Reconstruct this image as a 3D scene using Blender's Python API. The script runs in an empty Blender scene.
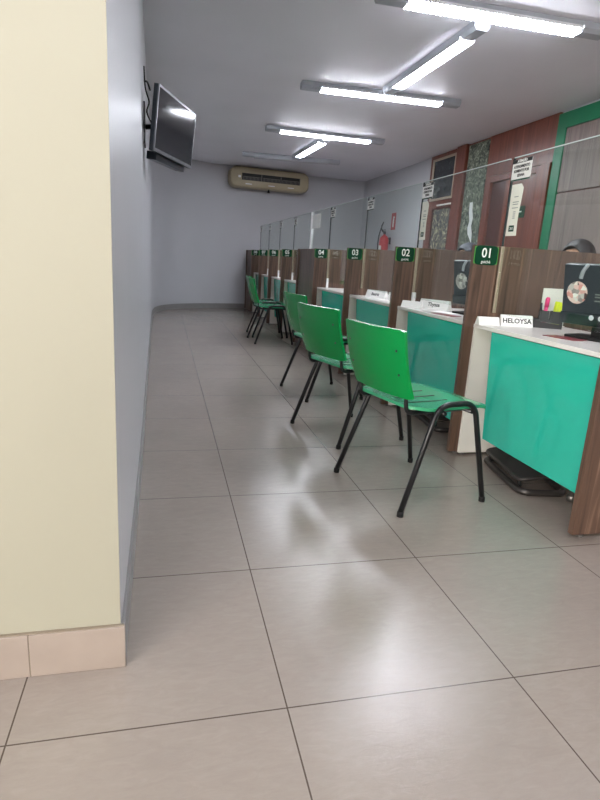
import bpy, bmesh, math, random
from mathutils import Vector, Matrix
random.seed(7)
PI = math.pi
D = bpy.data
SC = bpy.context.scene
COL = SC.collection

# ------------------------------------------------------------------ colour and materials
def lin(c):
    return tuple((v/12.92 if v <= .04045 else ((v+.055)/1.055)**2.4) for v in c)
def rgb(r, g, b):
    return lin((r/255, g/255, b/255)) + (1,)

def base_mat(name, col, rough=.5, metal=0, spec=.5, coat=0):
    m = D.materials.new(name); m.use_nodes = True
    b = m.node_tree.nodes['Principled BSDF']
    b.inputs['Base Color'].default_value = col
    b.inputs['Roughness'].default_value = rough
    b.inputs['Metallic'].default_value = metal
    b.inputs['Specular IOR Level'].default_value = spec
    b.inputs['Coat Weight'].default_value = coat
    return m
def nd(m, t, **kw):
    n = m.node_tree.nodes.new(t)
    for k, v in kw.items(): setattr(n, k, v)
    return n
def lk(m, a, b): m.node_tree.links.new(a, b)
def coords(m, scale=(1, 1, 1), rot=(0, 0, 0), kind='Object'):
    tc = nd(m, 'ShaderNodeTexCoord'); mp = nd(m, 'ShaderNodeMapping')
    mp.inputs['Scale'].default_value = scale; mp.inputs['Rotation'].default_value = rot
    lk(m, tc.outputs[kind], mp.inputs['Vector'])
    return mp.outputs['Vector']
def ramp(m, fac, stops):
    r = nd(m, 'ShaderNodeValToRGB'); e = r.color_ramp.elements
    while len(e) < len(stops): e.new(.5)
    for el, (p, c) in zip(e, stops): el.position = p; el.color = c
    lk(m, fac, r.inputs['Fac']); return r.outputs['Color']
def noise(m, vec, scale, detail=4, rough=.5, dist=0):
    n = nd(m, 'ShaderNodeTexNoise')
    n.inputs['Scale'].default_value = scale; n.inputs['Detail'].default_value = detail
    n.inputs['Roughness'].default_value = rough; n.inputs['Distortion'].default_value = dist
    lk(m, vec, n.inputs['Vector']); return n.outputs['Fac']
def bsdf(m): return m.node_tree.nodes['Principled BSDF']
def bump(m, h, strength, dist=.002):
    b = nd(m, 'ShaderNodeBump'); b.inputs['Strength'].default_value = strength; b.inputs['Distance'].default_value = dist
    lk(m, h, b.inputs['Height']); lk(m, b.outputs['Normal'], bsdf(m).inputs['Normal'])

def plain(name, c, rough=.5, metal=0, var=.04, scale=6, spec=.5, coat=0, bmp=0, bscale=120):
    """principled surface with faint procedural tonal wear"""
    m = base_mat(name, c, rough, metal, spec, coat)
    v = coords(m)
    lo = tuple(x*(1-var) for x in c[:3]) + (1,); hi = tuple(min(1, x*(1+var)) for x in c[:3]) + (1,)
    lk(m, ramp(m, noise(m, v, scale), [(.3, lo), (.7, hi)]), bsdf(m).inputs['Base Color'])
    if bmp: bump(m, noise(m, v, bscale, 2), bmp)
    return m
def wood(name, dark, mid, light, scale=(26, 26, 1.3), rough=.38, spec=.5):
    m = base_mat(name, mid, rough, 0, spec)
    v = coords(m, scale)
    f = noise(m, v, 1.0, 6, .62, 1.2)
    lk(m, ramp(m, f, [(.26, dark), (.48, mid), (.56, mid), (.76, light)]), bsdf(m).inputs['Base Color'])
    bump(m, f, .06)
    return m
def emit(name, c, s):
    m = D.materials.new(name); m.use_nodes = True; n = m.node_tree; n.nodes.clear()
    e = n.nodes.new('ShaderNodeEmission'); o = n.nodes.new('ShaderNodeOutputMaterial')
    e.inputs['Color'].default_value = c; e.inputs['Strength'].default_value = s
    n.links.new(e.outputs[0], o.inputs[0]); return m
def glassmat(name, tint, ior=1.45):
    m = D.materials.new(name); m.use_nodes = True; n = m.node_tree; n.nodes.clear()
    t = n.nodes.new('ShaderNodeBsdfTransparent'); g = n.nodes.new('ShaderNodeBsdfGlossy'); f = n.nodes.new('ShaderNodeLayerWeight')
    x = n.nodes.new('ShaderNodeMixShader'); o = n.nodes.new('ShaderNodeOutputMaterial')
    pw = n.nodes.new('ShaderNodeMath'); pw.operation = 'POWER'; pw.inputs[1].default_value = 5
    mr = n.nodes.new('ShaderNodeMapRange'); mr.inputs['To Min'].default_value = .035; mr.inputs['To Max'].default_value = .9
    f.inputs['Blend'].default_value = .5
    t.inputs['Color'].default_value = tint; g.inputs['Roughness'].default_value = .02
    n.links.new(f.outputs['Facing'], pw.inputs[0]); n.links.new(pw.outputs[0], mr.inputs['Value'])
    n.links.new(mr.outputs[0], x.inputs[0]); n.links.new(t.outputs[0], x.inputs[1]); n.links.new(g.outputs[0], x.inputs[2])
    n.links.new(x.outputs[0], o.inputs[0]); return m

TILE = .6
def floor_mat():
    m = base_mat('porcelain_floor', rgb(178, 168, 158), .28, 0, .5)
    v = coords(m)
    big = noise(m, v, 2.2, 5, .6, .4); fine = noise(m, coords(m, (1, 3.2, 1)), 16, 7, .72, .8)
    mx = nd(m, 'ShaderNodeMix', data_type='FLOAT'); mx.inputs[0].default_value = .55
    lk(m, big, mx.inputs[2]); lk(m, fine, mx.inputs[3])
    tile = ramp(m, mx.outputs[0], [(.3, rgb(142, 132, 124)), (.52, rgb(150, 140, 131)), (.7, rgb(158, 148, 139))])
    sx = nd(m, 'ShaderNodeSeparateXYZ'); lk(m, v, sx.inputs[0])
    def edge(out):
        d = nd(m, 'ShaderNodeMath', operation='DIVIDE'); d.inputs[1].default_value = TILE; lk(m, out, d.inputs[0])
        a = nd(m, 'ShaderNodeMath', operation='ADD'); a.inputs[1].default_value = 100.5; lk(m, d.outputs[0], a.inputs[0])
        f = nd(m, 'ShaderNodeMath', operation='FRACT'); lk(m, a.outputs[0], f.inputs[0])
        s = nd(m, 'ShaderNodeMath', operation='SUBTRACT'); s.inputs[1].default_value = .5; lk(m, f.outputs[0], s.inputs[0])
        b = nd(m, 'ShaderNodeMath', operation='ABSOLUTE'); lk(m, s.outputs[0], b.inputs[0])
        l = nd(m, 'ShaderNodeMath', operation='LESS_THAN'); l.inputs[1].default_value = .0030; lk(m, b.outputs[0], l.inputs[0])
        return l.outputs[0]
    mxm = nd(m, 'ShaderNodeMath', operation='MAXIMUM'); lk(m, edge(sx.outputs[0]), mxm.inputs[0]); lk(m, edge(sx.outputs[1]), mxm.inputs[1])
    c = nd(m, 'ShaderNodeMix', data_type='RGBA'); lk(m, mxm.outputs[0], c.inputs[0]); lk(m, tile, c.inputs[6])
    c.inputs[7].default_value = rgb(84, 74, 66); lk(m, c.outputs[2], bsdf(m).inputs['Base Color'])
    rr = nd(m, 'ShaderNodeMapRange'); rr.inputs['To Min'].default_value = .14; rr.inputs['To Max'].default_value = .28
    lk(m, fine, rr.inputs['Value']); lk(m, rr.outputs[0], bsdf(m).inputs['Roughness'])
    h = nd(m, 'ShaderNodeMath', operation='SUBTRACT'); lk(m, mx.outputs[0], h.inputs[0]); lk(m, mxm.outputs[0], h.inputs[1])
    bump(m, h.outputs[0], .22, .004)
    return m
def picture_mat(name, stops, scale, dist=1.5, stretch=(1, 1, 1)):
    m = base_mat(name, (.1, .1, .1, 1), .22)
    v = coords(m, stretch)
    a = noise(m, v, scale, 9, .75, dist)
    lk(m, ramp(m, a, stops), bsdf(m).inputs['Base Color'])
    return m
def bands(name, stops, scale, rough=.3):
    m = base_mat(name, (.5, .5, .5, 1), rough)
    vo = nd(m, 'ShaderNodeTexVoronoi'); vo.inputs['Scale'].default_value = scale
    lk(m, coords(m), vo.inputs['Vector'])
    sp = nd(m, 'ShaderNodeSeparateColor'); lk(m, vo.outputs['Color'], sp.inputs[0])
    lk(m, ramp(m, sp.outputs[0], stops), bsdf(m).inputs['Base Color']); return m

M = {}
M['floor'] = floor_mat()
M['wall'] = plain('corridor_paint', rgb(198, 198, 202), .32, 0, .02, 2, bmp=.03, bscale=60)
M['cream'] = plain('cream_paint', rgb(164, 161, 144), .6, 0, .025, 1.6, bmp=.05, bscale=90)
M['ceiling'] = plain('ceiling_paint', rgb(236, 235, 242), .55, 0, .03, 1.2)
M['skirt'] = plain('skirting_tile', rgb(160, 147, 137), .4, 0, .05, 9)
M['skirt_grey'] = plain('grey_skirting', rgb(142, 140, 138), .4, 0, .05, 9)
M['grout'] = plain('grout', rgb(136, 124, 108), .8)
M['wood'] = wood('laminate_wood', rgb(50, 36, 29), rgb(98, 75, 62), rgb(152, 122, 103))
M['panelwood'] = wood('wall_laminate', rgb(94, 82, 76), rgb(128, 114, 108), rgb(152, 138, 130), (1, 14, .8), .4)
M['redwood'] = wood('mahogany', rgb(82, 40, 30), rgb(118, 62, 46), rgb(146, 84, 64), (18, 18, 1.0), .3)
M['darkwood'] = wood('dark_mahogany', rgb(52, 24, 20), rgb(78, 38, 30), rgb(96, 52, 42), (18, 18, 1.0), .3)
M['edge'] = plain('edge_band', rgb(196, 176, 150), .4)
M['white'] = plain('white_laminate', rgb(236, 234, 224), .3, 0, .02)
M['top'] = plain('counter_top', rgb(232, 228, 222), .25, 0, .03)
M['teal'] = plain('teal_back_painted_glass', rgb(46, 190, 166), .07, 0, .03, 1.5, spec=.5, coat=.3)
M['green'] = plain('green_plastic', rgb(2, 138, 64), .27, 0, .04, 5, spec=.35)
M['seatsheen'] = plain('green_plastic_with_sheen', rgb(60, 160, 114), .24, 0, .04, 5, coat=.4)  # seat green lightened: sheen from lamps and daylight is in the colour
M['slot'] = plain('dark_slot', rgb(20, 50, 38), .6)
M['black_metal'] = plain('black_tube', rgb(22, 22, 24), .3, 0, .1)
M['rubber'] = plain('black_rubber', rgb(16, 16, 16), .7)
M['signgreen'] = plain('sign_green', rgb(0, 58, 34), .5, spec=.2)
M['signlime'] = plain('sign_lime', rgb(70, 160, 60), .4)
M['letter'] = plain('white_lettering', rgb(244, 246, 240), .5)
M['ink'] = plain('black_ink', rgb(24, 24, 26), .6)
M['greyink'] = plain('grey_ink', rgb(140, 146, 140), .6)
M['paper'] = plain('white_paper', rgb(240, 240, 236), .7)
M['ivory'] = plain('ivory_film', rgb(232, 232, 218), .5)
M['glass'] = glassmat('clear_glass', (.94, .975, .955, 1))
M['winglass'] = glassmat('window_glass', (.97, .98, .98, 1))
M['glassedge'] = plain('dark_glass_edge', rgb(26, 40, 40), .2)
M['topedge'] = plain('polished_glass_edge', rgb(214, 226, 222), .15)
M['alu'] = plain('aluminium', rgb(186, 170, 150), .4, .2)
M['whiteplastic'] = plain('white_plastic', rgb(240, 240, 240), .35)
M['monitor'] = plain('monitor_shell', rgb(34, 42, 50), .3, 0, .06)
M['monitor_low'] = plain('monitor_lower', rgb(20, 34, 38), .25)
M['screen'] = plain('tv_screen', rgb(12, 14, 20), .09)
M['bezel'] = plain('tv_bezel_silver', rgb(120, 122, 126), .3, .6)
M['lampgrey'] = plain('lamp_housing', rgb(176, 180, 188), .4, .2)
M['tube'] = emit('lit_tube', (.89, .92, 1, 1), 42)
M['tube_off'] = plain('unlit_tube', rgb(210, 210, 214), .3)
M['louver'] = plain('louver_white', rgb(230, 232, 238), .35)
M['acbody'] = plain('aged_beige_plastic', rgb(176, 164, 136), .45)
M['acdark'] = plain('air_grille_dark', rgb(30, 28, 26), .6)
M['acvane'] = plain('air_vane', rgb(120, 116, 110), .5)
M['red'] = plain('extinguisher_red', rgb(190, 30, 34), .3)
M['wallgreen'] = plain('wall_green', rgb(0, 116, 76), .35)
M['meshblack'] = plain('organizer_black', rgb(38, 38, 40), .45)
M['pink'] = plain('pink_plastic', rgb(240, 60, 130), .35)
M['yellow'] = plain('fluorescent_yellow', rgb(226, 240, 40), .35)
M['magenta'] = plain('dark_red_plastic', rgb(170, 30, 60), .4)
M['steel'] = plain('brushed_steel', rgb(130, 126, 122), .35, .7)
M['darksteel'] = plain('dark_steel', rgb(62, 58, 56), .35, .4)
M['skin'] = plain('skin', rgb(214, 168, 140), .5, 0, .05)
M['hair'] = plain('dark_hair', rgb(34, 24, 22), .5, 0, .2, 40)
M['hair_blue'] = plain('blue_black_hair', rgb(30, 32, 46), .5, 0, .2, 40)
M['cloth'] = plain('dark_green_cloth', rgb(30, 74, 58), .8)
M['trousers'] = plain('black_cloth', rgb(30, 30, 34), .85)
M['eye'] = plain('eye', rgb(40, 30, 26), .2)
M['lip'] = plain('lip', rgb(176, 96, 90), .5)
M['pic_dark'] = picture_mat('night_foliage_print', [(.36, rgb(30, 34, 40)), (.54, rgb(50, 56, 60)), (.62, rgb(104, 110, 108)), (.72, rgb(190, 190, 180))], 9)
M['pic_fern'] = picture_mat('grass_print', [(.40, rgb(70, 70, 76)), (.5, rgb(96, 94, 92)), (.57, rgb(160, 154, 122)), (.66, rgb(236, 232, 206))], 7, 2.2, (1, 1, 1))
M['pic_green'] = picture_mat('forest_print', [(.36, rgb(40, 46, 46)), (.48, rgb(92, 100, 88)), (.57, rgb(136, 144, 124)), (.70, rgb(206, 208, 196))], 16, 1.2)
M['pic_water'] = plain('waterfall_print_white', rgb(232, 232, 232), .3)
M['pic_rock'] = plain('rock_print_navy', rgb(44, 50, 74), .3)
M['pic_sand'] = plain('sand_print', rgb(220, 206, 180), .3)
M['photo'] = bands('group_photo_print', [(.0, rgb(246, 232, 224)), (.35, rgb(236, 190, 180)), (.55, rgb(220, 140, 130)), (.72, rgb(250, 246, 240)), (.92, rgb(90, 60, 56))], 46)
M['photo_grey'] = bands('faded_photo_print', [(.0, rgb(220, 214, 208)), (.4, rgb(150, 140, 136)), (.7, rgb(236, 232, 226)), (.92, rgb(70, 66, 66))], 46)
M['brochure'] = plain('dark_red_print', rgb(120, 50, 56), .4)

# ------------------------------------------------------------------ mesh builder
class MB:
    def __init__(s): s.bm = bmesh.new(); s.mi = 0
    def _set(s, faces, smooth=False):
        for f in faces: f.material_index = s.mi; f.smooth = smooth
    def box(s, x0, x1, y0, y1, z0, z1, bev=0, mat=None, seg=2):
        r = bmesh.ops.create_cube(s.bm, size=1)
        vs = r['verts']
        T = Matrix.Translation(((x0+x1)/2, (y0+y1)/2, (z0+z1)/2)) @ Matrix.Diagonal((abs(x1-x0), abs(y1-y0), abs(z1-z0), 1))
        if mat is not None: T = mat @ T
        bmesh.ops.transform(s.bm, matrix=T, verts=vs)
        fs = {f for v in vs for f in v.link_faces}
        s._set(fs)
        if bev:
            es = {e for v in vs for e in v.link_edges}
            rr = bmesh.ops.bevel(s.bm, geom=list(es), offset=bev, segments=seg, affect='EDGES', profile=.5)
            s._set(rr['faces'], False)
        return s
    def prism(s, pts, h0, h1, axis='z', mat=None, smooth=False):
        """polygon (list of 2-D points) extruded between h0 and h1 along an axis"""
        def P(a, b, h):
            v = {'z': (a, b, h), 'y': (a, h, b), 'x': (h, a, b)}[axis]
            v = Vector(v); return mat @ v if mat is not None else v
        lo = [s.bm.verts.new(P(a, b, h0)) for a, b in pts]; hi = [s.bm.verts.new(P(a, b, h1)) for a, b in pts]
        n = len(pts); fs = [s.bm.faces.new(lo[::-1]), s.bm.faces.new(hi)]
        side = [s.bm.faces.new((lo[i], lo[(i+1) % n], hi[(i+1) % n], hi[i])) for i in range(n)]
        s._set(fs); s._set(side, smooth); return s
    def tube(s, pts, r, n=10, cap=True, closed=False):
        pts = [Vector(p) for p in pts]; rings = []; prev = None
        N = len(pts)
        for i, p in enumerate(pts):
            if closed: t = pts[(i+1) % N]-pts[i-1]
            else: t = pts[min(i+1, N-1)]-pts[max(i-1, 0)]
            t.normalize()
            if prev is None:
                a = Vector((0, 0, 1)) if abs(t.z) < .9 else Vector((1, 0, 0))
                u = t.cross(a).normalized()
            else:
                u = (prev-t*prev.dot(t)).normalized()
            prev = u; w = t.cross(u)
            rad = r(i/(N-1)) if callable(r) else r
            rings.append([s.bm.verts.new(p+(u*math.cos(2*PI*k/n)+w*math.sin(2*PI*k/n))*rad) for k in range(n)])
        fs = []
        for i in range(N if closed else N-1):
            A, B = rings[i], rings[(i+1) % N]
            fs += [s.bm.faces.new((A[k], A[(k+1) % n], B[(k+1) % n], B[k])) for k in range(n)]
        s._set(fs, True)
        if cap and not closed: s._set([s.bm.faces.new(rings[0][::-1]), s.bm.faces.new(rings[-1])])
        return s
    def lathe(s, prof, n=20, mat=None, cap=True):
        rings = []
        for (r, z) in prof:
            rings.append([s.bm.verts.new((mat @ Vector((r*math.cos(2*PI*k/n), r*math.sin(2*PI*k/n), z))) if mat is not None else (r*math.cos(2*PI*k/n), r*math.sin(2*PI*k/n), z)) for k in range(n)])
        fs = []
        for A, B in zip(rings, rings[1:]):
            fs += [s.bm.faces.new((A[k], A[(k+1) % n], B[(k+1) % n], B[k])) for k in range(n)]
        s._set(fs, True)
        if cap: s._set([s.bm.faces.new(rings[0][::-1]), s.bm.faces.new(rings[-1])])
        return s
    def shell(s, fn, nu, nv, off):
        """curved panel: fn(u,v) front surface, off(u,v) vector to the back surface"""
        A = [[s.bm.verts.new(fn(i/nu, j/nv)) for j in range(nv+1)] for i in range(nu+1)]
        B = [[s.bm.verts.new(Vector(fn(i/nu, j/nv))+Vector(off(i/nu, j/nv))) for j in range(nv+1)] for i in range(nu+1)]
        fs = []
        for i in range(nu):
            for j in range(nv):
                fs.append(s.bm.faces.new((A[i][j], A[i+1][j], A[i+1][j+1], A[i][j+1])))
                fs.append(s.bm.faces.new((B[i][j], B[i][j+1], B[i+1][j+1], B[i+1][j])))
        for i in range(nu):
            fs.append(s.bm.faces.new((A[i][0], B[i][0], B[i+1][0], A[i+1][0])))
            fs.append(s.bm.faces.new((A[i][nv], A[i+1][nv], B[i+1][nv], B[i][nv])))
        for j in range(nv):
            fs.append(s.bm.faces.new((A[0][j], A[0][j+1], B[0][j+1], B[0][j])))
            fs.append(s.bm.faces.new((A[nu][j], B[nu][j], B[nu][j+1], A[nu][j+1])))
        s._set(fs, True); return s
    def build(s, name, mats, parent=None, loc=None, smooth_angle=None):
        bmesh.ops.recalc_face_normals(s.bm, faces=s.bm.faces[:])
        me = D.meshes.new(name); s.bm.to_mesh(me); s.bm.free()
        for m in (mats if isinstance(mats, (list, tuple)) else [mats]): me.materials.append(m)
        if smooth_angle: me.set_sharp_from_angle(angle=math.radians(smooth_angle))
        o = D.objects.new(name, me); COL.objects.link(o)
        if parent: o.parent = parent
        if loc: o.location = loc
        return o

def smooth_path(pts, k=5):
    """Catmull-Rom through points"""
    P = [Vector(p) for p in pts]; out = []
    for i in range(len(P)-1):
        p0 = P[max(i-1, 0)]; p1 = P[i]; p2 = P[i+1]; p3 = P[min(i+2, len(P)-1)]
        for j in range(k):
            t = j/k
            out.append(.5*((2*p1)+(p2-p0)*t+(2*p0-5*p1+4*p2-p3)*t*t+(3*p1-p0-3*p2+p3)*t**3))
    return out+[P[-1]]
def fillet(pts, r, k=6):
    """polyline with rounded corners"""
    P = [Vector(p) for p in pts]; out = [P[0]]
    for i in range(1, len(P)-1):
        a, b, c = P[i-1], P[i], P[i+1]
        d1 = (a-b); d2 = (c-b); rr = min(r, d1.length*.49, d2.length*.49)
        s = b+d1.normalized()*rr; e = b+d2.normalized()*rr
        for j in range(k+1):
            t = j/k; out.append((1-t)**2*s+2*t*(1-t)*b+t*t*e)
    return out+[P[-1]]
def rrect(w, h, r, n=5, cx=0, cy=0):
    pts = []
    for sx, sy, a0 in ((1, 1, 0), (-1, 1, 90), (-1, -1, 180), (1, -1, 270)):
        for k in range(n+1):
            a = math.radians(a0+90*k/n)
            pts.append((cx+sx*(w/2-r)+r*math.cos(a), cy+sy*(h/2-r)+r*math.sin(a)))
    return pts

def thing(name, label, cat, loc=(0, 0, 0), rz=0, group=None):
    o = D.objects.new(name, None); COL.objects.link(o); o.empty_display_size = .1
    o.location = loc; o.rotation_euler = (0, 0, rz)
    o['label'] = label; o['category'] = cat
    if group: o['group'] = group
    return o
def tag(o, label, cat, group=None):
    o['label'] = label; o['category'] = cat
    if group: o['group'] = group
    return o
def struct(o): o['kind'] = 'structure'; return o
def kids(o): return [c for c in D.objects if c.parent is o]
def dup(root, loc, rz, label, group=None):
    def cp(o, par):
        c = o.copy(); COL.objects.link(c)
        if par: c.parent = par
        for ch in kids(o): cp(ch, c)
        return c
    r = cp(root, None); r.location = loc; r.rotation_euler = (0, 0, rz); r['label'] = label
    if group: r['group'] = group
    return r
def text(name, body, size, loc, rot, mat, parent, align='CENTER', depth=.0004, bold=.0, sx=1, shear=0):
    cu = D.curves.new('tmp_text', 'FONT'); cu.body = body; cu.size = size; cu.align_x = align; cu.align_y = 'CENTER'
    cu.extrude = depth; cu.offset = bold; cu.shear = shear; cu.resolution_u = 3
    t = D.objects.new('tmp_text', cu); COL.objects.link(t)
    bpy.context.view_layer.update()
    me = D.meshes.new_from_object(t.evaluated_get(bpy.context.evaluated_depsgraph_get()))
    D.objects.remove(t); D.curves.remove(cu)
    me.materials.clear(); me.materials.append(mat)
    o = D.objects.new(name, me); COL.objects.link(o); o.location = loc; o.rotation_euler = rot; o.scale = (sx, 1, 1)
    if parent: o.parent = parent
    return o
FACE_CAM = (PI/2, 0, 0)             # lettering that faces -Y
FACE_HALL = (PI/2, 0, -PI/2)        # lettering that faces -X

# ------------------------------------------------------------------ camera
cam = D.cameras.new('camera'); co = D.objects.new('camera', cam); COL.objects.link(co)
YAW, PITCH, ROLL = [math.radians(a) for a in (14.094, 14.113, 3.442)]
fw = Vector((math.sin(YAW)*math.cos(PITCH), math.cos(YAW)*math.cos(PITCH), -math.sin(PITCH)))
r0 = Vector((math.cos(YAW), -math.sin(YAW), 0)); u0 = r0.cross(fw)
rt = r0*math.cos(ROLL)+u0*math.sin(ROLL); up = u0*math.cos(ROLL)-r0*math.sin(ROLL)
co.matrix_world = Matrix(((rt.x, up.x, -fw.x, -.277), (rt.y, up.y, -fw.y, -1.048), (rt.z, up.z, -fw.z, 1.014), (0, 0, 0, 1)))
cam.sensor_fit = 'VERTICAL'; cam.sensor_height = 24; cam.lens = 556.4/800*24; cam.clip_start = .02
SC.camera = co

# ------------------------------------------------------------------ room
CZ = 2.64
WR = 3.7                                    # right hand wall
X0, Y0 = -4.2, -5.0                         # entrance hall behind the camera
struct(MB().box(X0-.1, 5.2, Y0-.1, 11.2, -.06, 0).build('floor', M['floor']))
struct(MB().box(X0-.1, 5.2, Y0-.1, 11.2, CZ, CZ+.08).build('ceiling', M['ceiling']))
LEFT = [(-.384, .2155), (-.392, 1.54), (-.412, 3.0), (-.428, 4.2), (-.45, 6.0), (-.47, 7.6)]
FAR = [(-.47, 7.6), (-.465, 8.3), (-.42, 8.9), (-.28, 9.32), (-.02, 9.66), (.38, 9.93), (.83, 10.12), (1.35, 10.26), (2.2, 10.38), (3.05, 10.44), (WR+.1, 10.46)]
FARS = [tuple(p)[:2] for p in smooth_path([(x, y, 0) for x, y in FAR], 4)]
def ribbon(name, line, t0, t1, z0, z1, m):
    """wall following a plan line; t0/t1 are offsets to the left of the walking direction"""
    P = [Vector((x, y, 0)) for x, y in line]; a = []; b = []
    for i, p in enumerate(P):
        t = (P[min(i+1, len(P)-1)]-P[max(i-1, 0)]).normalized(); n = Vector((-t.y, t.x, 0))
        a.append(p+n*t0); b.append(p+n*t1)
    mb = MB(); bm = mb.bm
    V = [[bm.verts.new((q.x, q.y, z)) for q in L] for L in (a, b) for z in (z0, z1)]
    al, ah, bl, bh = V; fs = []
    for i in range(len(P)-1):
        for q in ((al[i], al[i+1], ah[i+1], ah[i]), (bl[i], bh[i], bh[i+1], bl[i+1]), (ah[i], ah[i+1], bh[i+1], bh[i]), (al[i], bl[i], bl[i+1], al[i+1])):
            fs.append(bm.faces.new(q))
    fs.append(bm.faces.new((al[0], ah[0], bh[0], bl[0]))); fs.append(bm.faces.new((al[-1], bl[-1], bh[-1], ah[-1])))
    mb._set(fs, True)
    return struct(mb.build(name, m, smooth_angle=40))
ribbon('wall_left', LEFT, 0, .14, 0, CZ, M['wall'])
ribbon('wall_far', FARS, 0, .12, 0, CZ, M['wall'])
ribbon('baseboard_left', [(-.384, .222)]+LEFT[1:], -.010, -.0005, 0, .1, M['skirt_grey'])
ribbon('baseboard_far', FARS, -.010, -.0005, 0, .095, M['skirt_grey'])
struct(MB().box(X0, -.384, .211, .215, 0, CZ).build('wall_near', M['cream']))
sk = MB()
sk.box(X0, -.5935, .198, .2105, 0, .114, .0015); sk.box(-.5915, -.373, .198, .2105, 0, .114, .0015)
sk.mi = 1; sk.box(-.5935, -.5915, .1995, .2105, 0, .112); sk.box(X0, -.376, .203, .2105, .114, .1165)
struct(sk.build('baseboard_near', [M['skirt'], M['grout']]))
struct(MB().box(WR, WR+.12, Y0, 10.6, 0, CZ).build('wall_right', M['wall']))
# entrance hall: two shop-front windows behind the camera
def window_wall(name, axis, at, th, a0, a1, wa0, wa1, z0, z1):
    w = MB()
    def bx(p0, p1, q0, q1):
        if axis == 'y': w.box(p0, p1, at, at+th, q0, q1)
        else: w.box(at, at+th, p0, p1, q0, q1)
    bx(a0, wa0, 0, CZ); bx(wa1, a1, 0, CZ); bx(wa0, wa1, 0, z0); bx(wa0, wa1, z1, CZ)
    return struct(w.build(name, M['cream']))
window_wall('wall_rear', 'y', Y0-.1, .1, X0-.1, WR+.12, -4.1, -2.1, .12, 2.4)
window_wall('wall_west', 'x', X0-.1, .1, Y0, .34, -4.9, -2.6, .3, 2.4)
def window(n, axis, at, a0, a1, z0, z1, k):
    f = MB()
    def bx(mb, p0, p1, q0, q1, t):
        if axis == 'y': mb.box(p0, p1, at-t, at+t, q0, q1)
        else: mb.box(at-t, at+t, p0, p1, q0, q1)
    bx(f, a0, a1, z0, z0+.05, .03); bx(f, a0, a1, z1-.05, z1, .03)
    for i in range(k+1):
        c = a0+(a1-a0-.05)*i/k; bx(f, c, c+.05, z0+.05, z1-.05, .03)
    o = struct(f.build('window_%d' % n, M['alu']))
    g = MB(); bx(g, a0+.01, a1-.01, z0+.01, z1-.01, .004); g.build('pane', M['winglass'], o)
window(1, 'y', Y0-.05, -4.1, -2.1, .12, 2.4, 2)
window(2, 'x', X0-.05, -4.9, -2.6, .3, 2.4, 2)

# ------------------------------------------------------------------ right wall cladding, pictures and door
G = WR-.0005
def clad(y0, y1, z0, z1, t, m, name):
    return struct(MB().box(G-t, G, y0, y1, z0, z1, .002).build(name, m))
clad(6.24, 7.36, 0, CZ-.004, .03, M['redwood'], 'trim_1')
clad(4.44, 5.735, 2.16, CZ-.004, .03, M['redwood'], 'trim_2')
clad(5.66, 5.735, 0, 2.16, .03, M['redwood'], 'trim_3')
clad(5.735, 6.24, 0, CZ-.004, .018, M['redwood'], 'trim_8')
pst = struct(MB().box(G-.075, G-.0305, 6.25, 6.5, 0, CZ-.004, .004).build('trim_4', M['redwood']))
dt = struct(MB().box(G-.06, G-.0305, 4.445, 4.60, 0, 2.155, .004).build('trim_5', M['redwood']))
clad(4.44, 4.60, 0, 2.16, .03, M['redwood'], 'trim_9')
gm = MB(); gm.box(G-.045, G, 4.30, 4.435, 0, CZ-.03, .002); gm.box(G-.045, G, 1.0, 4.3, 2.46, CZ-.03, .002)
struct(gm.build('trim_6', M['wallgreen']))
wp = MB()
for (z0, z1) in ((0, 1.83), (1.842, 2.455)): wp.box(G-.035, G, 1.0, 4.297, z0, z1, .003)
wp.mi = 1; wp.box(G-.02, G, 1.0, 4.297, 1.825, 1.847)
struct(wp.build('trim_7', [M['panelwood'], M['darkwood']]))
# door
fr = MB(); fr.box(G-.05, G, 5.58, 5.655, 0, 2.15, .004); fr.box(G-.05, G, 4.605, 4.68, 0, 2.15, .004); fr.box(G-.05, G, 4.68, 5.58, 2.08, 2.15, .004)
dr = struct(fr.build('door_1', M['redwood']))
MB().box(G-.012, G-.002, 5.27, 5.58, .01, 2.078).build('side_panel', M['darkwood'], dr)
lf = MB().box(G-.03, G-.004, 4.682, 5.268, .01, 2.076, .003).build('door_leaf', M['redwood'], dr)
MB().tube(fillet([(G-.03, 5.21, 1.02), (G-.08, 5.21, 1.02), (G-.08, 5.09, 1.02)], .02), .009).build('door_handle', M['steel'], lf)
ds = MB().prism(rrect(.25, .13, .02, 5, 4.93, 1.69), G-.034, G-.031, 'x').build('door_sign', M['signgreen'], dr)
MB().box(G-.0350, G-.0342, 4.86, 4.99, 1.685, 1.70).build('sign_lettering', M['letter'], ds)

def framed(name, y0, y1, z0, z1, m, label, fm, fw_=.03, t0=.0305):
    o = thing(name, label, 'picture', (G-t0, (y0+y1)/2, z0))
    w = (y1-y0)/2; h = z1-z0; f = MB()
    for a in ((-w, -w+fw_, 0, h), (w-fw_, w, 0, h), (-w+fw_, w-fw_, 0, fw_), (-w+fw_, w-fw_, h-fw_, h)):
        f.box(-.03, -.0005, *a, .003)
    f.build('picture_frame', fm, o)
    MB().box(-.012, -.001, -w+fw_, w-fw_, fw_, h-fw_).build('print', m, o)
    return o
framed('framed_picture', 6.53, 7.24, 1.985, 2.575, M['pic_dark'], 'framed dark foliage picture high on the brown wall, above the grass picture', M['alu'])
framed('framed_picture', 6.53, 7.10, .9, 1.875, M['pic_fern'], 'picture of pale grass fronds on the brown wall below the framed dark picture', M['darkwood'], .02)
b = MB(); b.box(-.03, -.0005, -.23, .23, 0, .022, .003)
tag(b.build('picture_rail', M['white'], None, (G-.0305, 6.745, 1.9)), 'short white strip on the brown wall between the two pictures', 'strip')
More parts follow.
